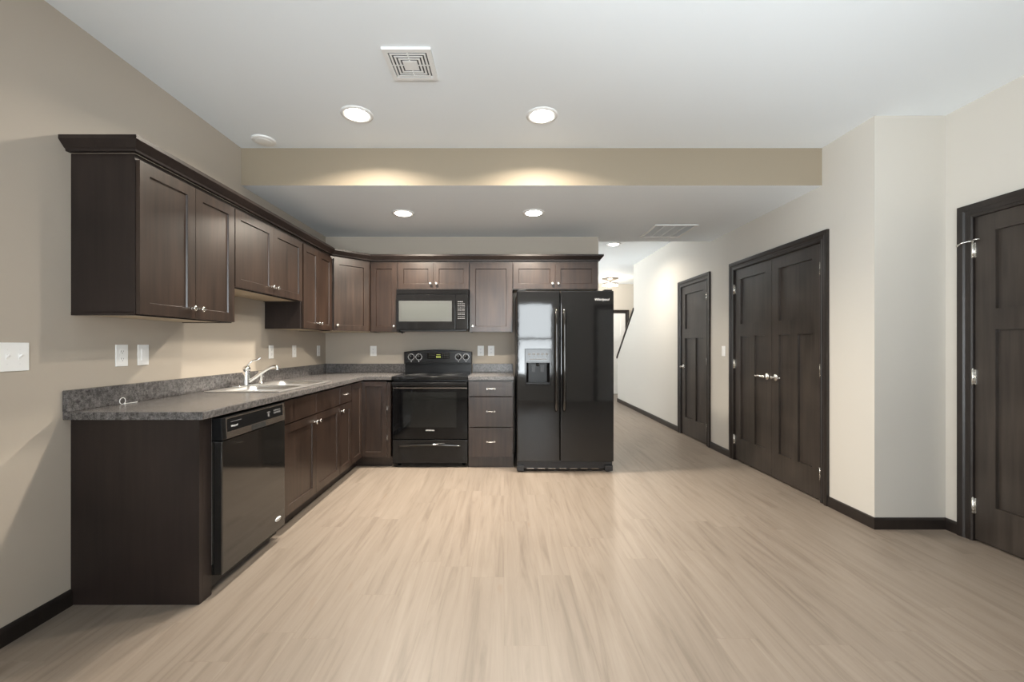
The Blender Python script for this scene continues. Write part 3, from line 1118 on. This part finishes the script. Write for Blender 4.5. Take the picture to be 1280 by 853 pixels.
bb = cp_plate(0.035, w - 0.008, 0.758, 0.792, 0.0015)
cp_plate(0.035, w - 0.008, 0.857, 0.863, 0.0015, bb=bb)
cp_plate(0.035, 0.042, 0.792, 0.857, 0.0015, bb=bb)
cp_plate(w - 0.030, w - 0.008, 0.792, 0.857, 0.0015, bb=bb)
bb.build('bezel', 'smoke', cp, label='smoky metallic bezel strip')
cp_plate(0.042, w - 0.030, 0.792, 0.857, 0.0006).build('inset', 'satinblack', cp)
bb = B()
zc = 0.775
cp_plate(0.245, 0.385, 0.759, 0.789, 0.0022, bb=bb)  # flat plate; the pocket's shade is put into its colour
bb.build('latch_recess_shade', 'mattblack', cp, label='dark plate painted as the shade of the latch recess')
bb = B()
for k in range(11):
    cp_plate(0.075 + k * 0.008, 0.080 + k * 0.008, 0.836, 0.840, 0.0012, bb=bb)
bb.build('lettering', 'greyprint', cp)
b = B().text('Whirlpool', 0.013, 0.100, cpy(0.815) - 0.0008, 0.815, shear=0.2)
b.build('logo', 'print', cp)
bb = B()
for k in range(5):
    for q in range(2):
        cp_plate(0.475 + k * 0.016, 0.486 + k * 0.016, 0.815 + q * 0.016, 0.825 + q * 0.013, 0.0014, bb=bb)
bb.build('lettering', 'greyprint', cp)
bb = B()
cp_plate(0.405, 0.435, 0.830, 0.836, 0.0014, bb=bb)
cp_plate(0.412, 0.426, 0.808, 0.826, 0.0014, bb=bb)
bb.build('lettering', 'greyprint', cp)
B().box(0.004, w - 0.004, -0.560, -0.545, 0.0, 0.100).build('toe_kick', 'mattblack', t)
B().box(0.004, w - 0.004, -0.600, -0.582, 0.030, 0.086).build('access_panel', 'satinblack', t)

# ------------------------------------------------------------------ range
t = thing('range', 'black freestanding electric range with a glass cooktop and raised control panel', 'stove', (XR0, YB - 0.01, 0))
w = XR1 - XR0
yf = -0.606
b = B()
b.box(0.004, w - 0.004, yf + 0.045, -0.03, 0.035, 0.885, 0.002)
for x in (0.05, w - 0.05):
    for y in (-0.5, -0.1):
        b.cyl((x, y, 0), (x, y, 0.04), 0.018, seg=14)
b.build('body', 'satinblack', t)
ck = B().box(0.0, w, yf - 0.008, -0.045, 0.886, 0.918, 0.006, seg=3).build('cooktop', 'black', t)
for x, y, r in ((0.20, -0.42, 0.105), (0.56, -0.42, 0.085), (0.20, -0.19, 0.08), (0.56, -0.19, 0.105)):
    b = B()
    for q in (r, r * 0.62):
        b.lathe([(q - 0.002, 0), (q + 0.002, 0), (q + 0.002, 0.0005), (q - 0.002, 0.0005), (q - 0.002, 0)], (x, y, 0.918), seg=48)
    b.build('burner_ring', 'ring', ck)
od = B().box(0.004, w - 0.004, yf, yf + 0.043, 0.288, 0.868, 0.005, seg=3).build('oven_door', 'blackglass', t)
B().box(0.115, w - 0.115, yf - 0.0012, yf + 0.002, 0.405, 0.760, 0.0006).build('oven_window', 'glasswin', od)
b = B()
b.box(0.006, w - 0.006, yf - 0.050, yf - 0.024, 0.826, 0.862, 0.010, seg=4)
b.box(0.010, 0.045, yf - 0.030, yf + 0.002, 0.830, 0.858, 0.004)
b.box(w - 0.045, w - 0.010, yf - 0.030, yf + 0.002, 0.830, 0.858, 0.004)
b.build('oven_handle', 'black', od)
b = B().box(0.006, w - 0.006, yf - 0.0015, yf + 0.002, 0.796, 0.806, 0.001)
b.build('vent_trim', 'smoke', od)
B().text('AMANA', 0.022, w / 2, yf - 0.0015, 0.375, sx=1.15).build('logo', 'print', od)
# storage drawer with a scooped grip
b = B().box(0.004, w - 0.004, yf, yf + 0.040, 0.045, 0.280, 0.005, seg=3)
dw = b.build('drawer', 'black', t)
b = B()
pts = [(0.065 + (w - 0.13) * i / 10, yf - 0.006 - 0.016 * math.sin(PI * i / 10), 0.220 + 0.014 * math.sin(PI * i / 10)) for i in range(11)]
b.tube(pts, [0.006] + [0.012] * 9 + [0.006], seg=16)
b.build('drawer_grip', 'dwblack', dw)
# back guard
bgd = B()
yb1, yb2 = -0.098, -0.070
top = [(0.0 + w * i / 16, 1.158 + 0.024 * math.sin(PI * i / 16)) for i in range(17)]
bgd.prism([(0.0, 1.022)] + top + [(w, 1.022)], 'Y', yb1, -0.012, bev=0.004)
bgd.box(0.006, w - 0.006, yb2, -0.012, 0.915, 1.024)
bgd.build('back_guard', 'satinblack', t)
cp = B().box(0.012, w - 0.012, yb1 - 0.003, yb1 + 0.002, 1.036, 1.150, 0.002).build('control_panel', 'panelblack', t)
B().box(0.265, 0.515, yb1 - 0.0045, yb1, 1.078, 1.146, 0.001).build('display', 'blackglass', cp)
b = B()
for k in range(3):
    b.box(0.363 + 0.018 * k, 0.376 + 0.018 * k, yb1 - 0.0052, yb1 - 0.004, 1.092, 1.108)
b.box(0.366, 0.410, yb1 - 0.0052, yb1 - 0.004, 1.122, 1.127)
b.build('display_digits', 'digit', cp)
for xs4 in ((0.285, 0.305, 0.325, 0.345), (0.435, 0.455, 0.475, 0.495)):
    b = B()
    for x0 in xs4:
        for z in (1.096, 1.116, 1.132):
            b.box(x0 - 0.0045, x0 + 0.0045, yb1 - 0.0052, yb1 - 0.004, z - 0.0014, z + 0.0014)
    b.build('lettering', 'greyprint', cp)
for x in (0.082, 0.167, 0.612, 0.697):
    b = B()
    b.lathe([(0.024, 0), (0.024, 0.006), (0.021, 0.008), (0.019, 0.024), (0.017, 0.028), (0, 0.028)], axis='-Y', seg=28)
    b.box(-0.004, 0.004, -0.034, -0.02, -0.019, 0.019, 0.001)
    kb = b.build('control_knob', 'black', t, (x, yb1 - 0.003, 1.100))
    b = B()
    for a in range(14):
        an = PI / 2 + 2 * PI * a / 14
        cx_, cz_ = 0.034 * math.cos(an), 0.034 * math.sin(an)
        b.cyl((cx_, 0.0, cz_), (cx_, -0.0012, cz_), 0.0042, seg=8)
    b.box(-0.003, 0.003, -0.0012, 0.0, -0.056, -0.046)
    b.build('dial_marks', 'print', kb)
    B().box(-0.001, 0.001, -0.0346, -0.0335, 0.004, 0.018).build('pointer', 'print', kb)

# ------------------------------------------------------------------ microwave over the range
t = thing('microwave', 'black over the range microwave with a window and keypad', 'microwave', (XB_ + 0.004, YB - 0.002, 1.386))
w, h, d = XC - XB_ - 0.010, 0.442, 0.385
B().box(0, w, -d, 0, 0.010, h, 0.003).build('body', 'satinblack', t)
B().box(0.02, w - 0.02, -d + 0.01, -0.01, 0.0, 0.0105).build('underside', 'darkgrey', t)
xk = 0.628
dr = B().box(0.002, xk - 0.002, -d - 0.022, -d - 0.001, 0.012, h - 0.062, 0.004, seg=3).build('door', 'black', t)
b = B()
x0, x1, z0, z1 = 0.030, 0.588, 0.096, 0.314
fr = 0.030
b.grid([x0, x0 + fr, x1 - fr, x1], [z0, z0 + fr, z1 - fr, z1], lambda i, j: not (i == 1 and j == 1), -d - 0.0245, -d - 0.020, 'Y')
b.build('window_frame', 'winframe', dr)
B().box(x0 + fr - 0.002, x1 - fr + 0.002, -d - 0.0235, -d - 0.020, z0 + fr - 0.002, z1 - fr + 0.002).build('window_pane', 'mw_sheen', dr)
cp = B().box(xk, w - 0.002, -d - 0.022, -d - 0.001, 0.012, h - 0.062, 0.004, seg=3).build('control_panel', 'black', t)
b = B()
for r_ in range(9):
    for c_ in range(4):
        if r_ in (0,) and c_ == 3:
            continue
        hgt = 0.0022 if r_ % 2 else 0.0042
        b.box(xk + 0.022 + c_ * 0.020, xk + 0.036 + c_ * 0.020, -d - 0.0228, -d - 0.0215, 0.305 - r_ * 0.022 - hgt, 0.305 - r_ * 0.022 + hgt)
b.build('lettering', 'greyprint', cp)
b = B()
b.box(0.002, w - 0.002, -d - 0.020, -d - 0.001, h - 0.058, h - 0.003, 0.004)
for k in range(3):
    b.box(0.03, w - 0.03, -d - 0.0215, -d - 0.018, h - 0.050 + k * 0.015, h - 0.044 + k * 0.015, 0.001)
b.build('vent_grille', 'black', t)
b = B()
b.tube([(0.020, -d + 0.03, 0.008), (0.032, -d + 0.02, -0.010), (0.050, -d + 0.01, -0.018), (0.066, -d + 0.01, -0.024)], [0.005, 0.005, 0.006, 0.009], seg=10)
b.build('cord', 'mattblack', t)

# ------------------------------------------------------------------ refrigerator
FX0, FX1 = 0.121, 1.060
FY = 4.070
t = thing('refrigerator', 'black side by side refrigerator with a water dispenser in its left door', 'refrigerator', (FX0, FY, 0))
w = FX1 - FX0
B().box(0.004, w - 0.004, 0.070, 0.760, 0.03, 1.745, 0.004).build('body', 'satinblack', t)
xs_ = 0.420
# left door with a dispenser opening
dx0, dx1, dz0, dz1 = 0.088, 0.326, 0.852, 1.188
us = [0.002, dx0, dx1, xs_ - 0.003]
vs = [0.108, dz0, dz1, 1.757]
ld = B().grid(us, vs, lambda i, j: not (i == 1 and j == 1), 0.0, 0.062, 'Y').build('door', 'fridge', t)
mb = ld.modifiers.new('bevel', 'BEVEL')
mb.width = 0.010
mb.segments = 4
mb.limit_method = 'ANGLE'
rd = B().box(xs_ + 0.003, w - 0.002, 0.0, 0.062, 0.108, 1.757, 0.010, seg=4).build('door', 'fridge', t)
b = B()
e = 0.006
b.grid([dx0 - e, dx0 + 0.006, dx1 - 0.006, dx1 + e], [dz0 - e, dz0 + 0.008, dz1 - 0.006, dz1 + e], lambda i, j: not (i == 1 and j == 1), -0.006, 0.012, 'Y')
b.grid([dx0 + 0.006, dx1 - 0.006], [dz1 - 0.118, dz1 - 0.006], lambda i, j: True, -0.003, 0.03, 'Y')
b.box(dx0 + 0.006, dx1 - 0.006, -0.005, 0.03, dz1 - 0.126, dz1 - 0.116, 0.002)
dp = b.build('dispenser', 'black', ld)
b = B()
b.box(dx0, dx1, 0.055, 0.0605, dz0, dz1 - 0.12)
b.prism([(dx0 + 0.006, 0.010), (dx0 + 0.030, 0.056), (dx0 + 0.006, 0.056)], 'Z', dz0, dz1 - 0.12)
b.prism([(dx1 - 0.006, 0.010), (dx1 - 0.030, 0.056), (dx1 - 0.006, 0.056)], 'Z', dz0, dz1 - 0.12)
b.box(dx0 + 0.006, dx1 - 0.006, 0.002, 0.056, dz0 + 0.004, dz0 + 0.020, 0.002)
b.build('dispenser_recess', 'satinblack', ld)
b = B()
cxm = (dx0 + dx1) / 2
for sx in (-0.042, 0.042):
    b.prism([(cxm + sx - 0.022, 0.188 + dz0), (cxm + sx + 0.022, 0.188 + dz0), (cxm + sx + 0.014, 0.120 + dz0), (cxm + sx - 0.014, 0.120 + dz0)], 'Y', 0.030, 0.040)
b.cyl((cxm, 0.035, dz0 + 0.215), (cxm, 0.035, dz0 + 0.175), 0.018, 0.012, seg=16)
b.build('dispenser_paddle', 'darkgrey', ld)
b = B()
for k in range(5):
    x = dx0 + 0.035 + k * 0.042
    b.box(x - 0.013, x + 0.013, -0.0042, -0.0025, dz1 - 0.050, dz1 - 0.034, 0.0005)
    b.box(x - 0.008, x + 0.008, -0.0036, -0.0025, dz1 - 0.066, dz1 - 0.062)
b.box(dx0 + 0.04, dx1 - 0.04, -0.0036, -0.0025, dz1 - 0.096, dz1 - 0.088)
b.build('dispenser_keys', 'greyprint', ld)


def fridge_handle(parent, x):
    b = B()
    b.tube([(x, 0.002, 0.600), (x, -0.030, 0.625), (x, -0.048, 0.72), (x, -0.054, 1.09), (x, -0.048, 1.46), (x, -0.030, 1.555), (x, 0.002, 1.580)],
           [0.012, 0.014, 0.0155, 0.0155, 0.0155, 0.014, 0.012], seg=16, sub=6)
    return b.build('door_handle', 'dwblack', parent)


fridge_handle(ld, xs_ - 0.040)
fridge_handle(rd, xs_ + 0.036)
B().text('Whirlpool', 0.034, w - 0.118, -0.0008, 1.672, shear=0.25).build('logo', 'print', rd)
b = B()
b.box(0.004, w - 0.004, 0.050, 0.068, 0.028, 0.103, 0.004)
b.box(0.20, 0.285, 0.046, 0.052, 0.055, 0.098, 0.002)
b.box(0.325, w - 0.10, 0.046, 0.052, 0.045, 0.098, 0.002)
gr = b.build('base_grille', 'darkgrey', t)
for x0, x1 in ((0.004, 0.075), (w - 0.080, w - 0.004)):
    B().box(x0, x1, 0.024, 0.056, 0.012, 0.066, 0.006, seg=3).build('foot_cover', 'darkgrey', t)
b = B()
for k in range(7):
    x = 0.10 + k * 0.105
    b.box(x, x + 0.075, 0.047, 0.055, 0.022, 0.034, 0.002)
b.build('grille_slot', 'smoke', gr)
for x in (0.06, w - 0.06):
    for y in (0.10, 0.68):
        b = B().cyl((x - 0.012, y, 0.020), (x + 0.012, y, 0.020), 0.020, seg=18)
        b.build('roller', 'satinblack', t)
for x0, x1 in ((0.012, 0.09), (w - 0.09, w - 0.012)):
    B().box(x0, x1, 0.020, 0.13, 1.752, 1.772, 0.005, seg=3).build('hinge_cover', 'satinblack', t)

# ------------------------------------------------------------------ outlets and switches
PW, PH = 0.072, 0.116


def plate_mesh(w=PW, h=PH):
    return B().box(-w / 2, w / 2, -0.006, 0.0, -h / 2, h / 2, 0.0025, seg=3)


def outlet(label, loc, rot, kind='outlet', group='white wall outlets'):
    t = thing('wall_outlet' if kind == 'outlet' else 'light_switch', label, 'outlet' if kind == 'outlet' else 'switch', loc, rot, group)
    p = plate_mesh().build('cover_plate', 'white', t)
    if kind == 'outlet':
        for dz in (-0.020, 0.020):
            b = B()
            b.prism([(0.0165 * math.cos(a) if abs(math.sin(a)) < 0.8 else 0.0165 * math.cos(a), dz + max(-0.0135, min(0.0135, 0.0165 * math.sin(a)))) for a in [2 * PI * i / 24 for i in range(24)]],
                    'Y', -0.0075, -0.005)
            r = b.build('receptacle', 'white', t)
            b = B()
            b.box(-0.0072, -0.0052, -0.0078, -0.0070, dz - 0.002, dz + 0.007)
            b.box(0.0052, 0.0072, -0.0078, -0.0070, dz - 0.001, dz + 0.006)
            b.cyl((0, -0.0070, dz - 0.0075), (0, -0.0078, dz - 0.0075), 0.0022, seg=10)
            b.build('slots', 'slot', r)
    else:
        B().box(-0.0165, 0.0165, -0.0085, -0.005, -0.033, 0.033, 0.0015).build('rocker', 'white', t)
    return t


OW = 'white outlets and switches over the counter'
outlet('white wall plate under the tall wall cabinet, nearer the bare cabinet end', (XL, 2.265, 1.176), LEFT, group=OW)
outlet('white rocker switch under the tall wall cabinet, second plate from its bare end', (XL, 2.400, 1.176), LEFT, 'switch', OW)
outlet('white outlet on the left wall just beyond the faucet lever', (XL, 3.720, 1.172), LEFT, group=OW)
outlet('white outlet on the left wall midway between the faucet and the corner', (XL, 4.130, 1.172), LEFT, group=OW)
outlet('white outlet on the left wall closest to the room corner', (XL, 4.670, 1.170), LEFT, group=OW)
outlet('white outlet on the back wall left of the range', (-1.502, YB, 1.166), BACK, group=OW)
outlet('white outlet on the back wall just right of the range', (-0.268, YB, 1.168), BACK, group=OW)
outlet('white outlet on the back wall beside the refrigerator', (-0.148, YB, 1.168), BACK, group=OW)
outlet('white switch on the hall wall beside the double closet doors', (XR, 4.775, 1.165), RIGHT, 'switch', OW)
# four gang plate at the left edge
t = thing('switch_plate', 'wide white four gang switch plate on the left wall before the cabinets', 'switch', (XL, 1.717, 1.182), LEFT)
plate_mesh(0.210, 0.120).build('cover_plate', 'white', t)
for k in range(4):
    x = (k - 1.5) * 0.046
    b = B().box(x - 0.005, x + 0.005, -0.0075, -0.005, -0.012, 0.012, 0.0008)
    b.prism([(-0.006, -0.004), (-0.006, 0.006), (-0.020, 0.012), (-0.020, 0.006)], 'X', x - 0.0035, x + 0.0035)
    b.build('toggle', 'white', t)
b = B()
for k in range(4):
    x = (k - 1.5) * 0.046
    for z in (-0.030, 0.030):
        b.cyl((x, -0.005, z), (x, -0.0068, z), 0.003, seg=10)
b.build('screws', 'whitemetal', t)


# ------------------------------------------------------------------ ceiling fittings (local z down from the ceiling)
def downlight(label, x, y, zc, watts, r=0.105, group='round recessed downlights'):
    t = thing('recessed_light', label, 'light', (x, y, zc), 0, group)
    b = B()
    b.lathe([(r, 0.0), (r, -0.004), (r - 0.010, -0.009), (r - 0.028, -0.007), (r - 0.032, -0.003), (r - 0.032, 0.0)], seg=48)
    b.build('trim_ring', 'whitemetal', t)
    b = B()
    b.lathe([(r - 0.032, -0.002), (r - 0.040, -0.012), (r - 0.065, -0.019), (0, -0.021)], seg=40)
    b.build('lens', 'lens', t)
    d = bpy.data.lights.new('downlight_lamp', 'AREA')
    d.shape = 'DISK'
    d.size = 0.13
    d.energy = watts
    d.color = (1.0, 0.90, 0.76)
    d.spread = math.radians(150)
    o = bpy.data.objects.new('downlight_lamp', d)
    COL.objects.link(o)
    o.parent = t
    o.location = (0, 0, -0.024)
    return t


downlight('recessed light in the high ceiling above the dishwasher side', -0.980, 2.815, ZC, CAN_W)
downlight('recessed light in the high ceiling in front of the refrigerator', 0.254, 2.830, ZC, CAN_W)
downlight('recessed light in the lowered ceiling in front of the range', -0.952, 3.988, ZK, LOW_CAN_W)
downlight('recessed light in the lowered ceiling in front of the small drawer cabinet', 0.279, 3.975, ZK, LOW_CAN_W)
downlight('recessed light in the hall ceiling beyond the refrigerator', 1.67, 6.43, ZC, HALL_W)

# square exhaust grille
t = thing('ceiling_vent', 'square white ceiling vent with concentric slots', 'vent', (-0.508, 2.310, ZC))
s = 0.128
b = B()
b.grid([-s, -s + 0.026, s - 0.026, s], [-s, -s + 0.026, s - 0.026, s], lambda i, j: not (i == 1 and j == 1), -0.012, 0.0)
for q in range(5):
    o0 = s - 0.033 - q * 0.0185
    o1 = o0 - 0.0105
    b.grid([-o0, -o1, o1, o0], [-o0, -o1, o1, o0], lambda i, j: not (i == 1 and j == 1), -0.0120, -0.0100)
b.box(-0.003, 0.003, -s + 0.02, s - 0.02, -0.0105, -0.0085)
b.box(-s + 0.02, s - 0.02, -0.003, 0.003, -0.0105, -0.0085)
b.box(-0.03, 0.03, -0.03, 0.03, -0.0125, -0.004)
b.build('grille', 'whitemetal', t)
B().box(-s + 0.022, s - 0.022, -s + 0.022, s - 0.022, -0.0010, 0.0).build('duct_opening', 'greyslot', t)

# return air grille in the lowered ceiling
t = thing('return_air_grille', 'rectangular white louvred grille in the lowered ceiling near the hall', 'vent', (1.785, 4.61, ZK))
hx, hy = 0.225, 0.245
b = B()
b.grid([-hx, -hx + 0.025, hx - 0.025, hx], [-hy, -hy + 0.025, hy - 0.025, hy], lambda i, j: not (i == 1 and j == 1), -0.010, 0.0)
for k in range(18):
    y = -hy + 0.035 + k * (2 * hy - 0.07) / 17
    b.prism([(y - 0.006, -0.009), (y + 0.001, -0.009), (y + 0.008, -0.002), (y + 0.001, -0.002)], 'X', -hx + 0.022, hx - 0.022)
for k in (-1, 0, 1):
    b.box(k * 0.11 - 0.004, k * 0.11 + 0.004, -hy + 0.02, hy - 0.02, -0.0095, -0.003)
b.build('louvres', 'whitemetal', t)
B().box(-hx + 0.02, hx - 0.02, -hy + 0.02, hy - 0.02, -0.0015, 0.0).build('duct_opening', 'greyslot', t)

t = thing('smoke_detector', 'flat round white detector on the ceiling near the left wall', 'detector', (-1.800, 3.165, ZC))
b = B()
b.lathe([(0.082, 0.0), (0.082, -0.008), (0.079, -0.012), (0.070, -0.014), (0, -0.0145)], seg=40)
b.build('housing', 'whitemetal', t)
b = B()
b.lathe([(0.056, -0.0140), (0.056, -0.0155), (0.052, -0.0165), (0, -0.0168)], seg=40)
b.build('cap', 'white', t)

# semi flush light at the end of the hall
t = thing('ceiling_lamp', 'bronze ceiling fixture with a ring of crystals at the end of the hall', 'light', (2.44, 9.70, ZC))
b = B()
b.lathe([(0.19, 0.0), (0.185, -0.02), (0.10, -0.040), (0.04, -0.052), (0.022, -0.075), (0.020, -0.12), (0, -0.125)], seg=36)
b.build('canopy', 'bronze', t)
b = B()
b.tube([(0.17 * math.cos(2 * PI * i / 16), 0.17 * math.sin(2 * PI * i / 16), -0.125) for i in range(17)], 0.006, seg=8)
for i in range(4):
    a = i * PI / 2
    b.tube([(0, 0, -0.118), (0.17 * math.cos(a), 0.17 * math.sin(a), -0.125)], 0.005, seg=8)
b.build('ring_frame', 'bronze', t)
b = B()
for i in range(20):
    a = 2 * PI * i / 20
    b.lathe([(0, -0.012), (0.012, -0.024), (0.010, -0.05), (0, -0.062)], (0.17 * math.cos(a), 0.17 * math.sin(a), -0.12), seg=8)
b.build('crystals', 'frosted', t)
b = B()
b.lathe([(0, -0.12), (0.06, -0.122), (0.065, -0.16), (0.04, -0.19), (0, -0.195)], seg=24)
b.build('bulb', lamp_mat('lit_bulb', (1.0, 0.9, 0.75), 6.0), t)
d = bpy.data.lights.new('hall_lamp', 'POINT')
d.energy = HALL_W
d.color = (1.0, 0.86, 0.68)
d.shadow_soft_size = 0.08
o = bpy.data.objects.new('hall_lamp', d)
COL.objects.link(o)
o.parent = t
o.location = (0, 0, -0.26)
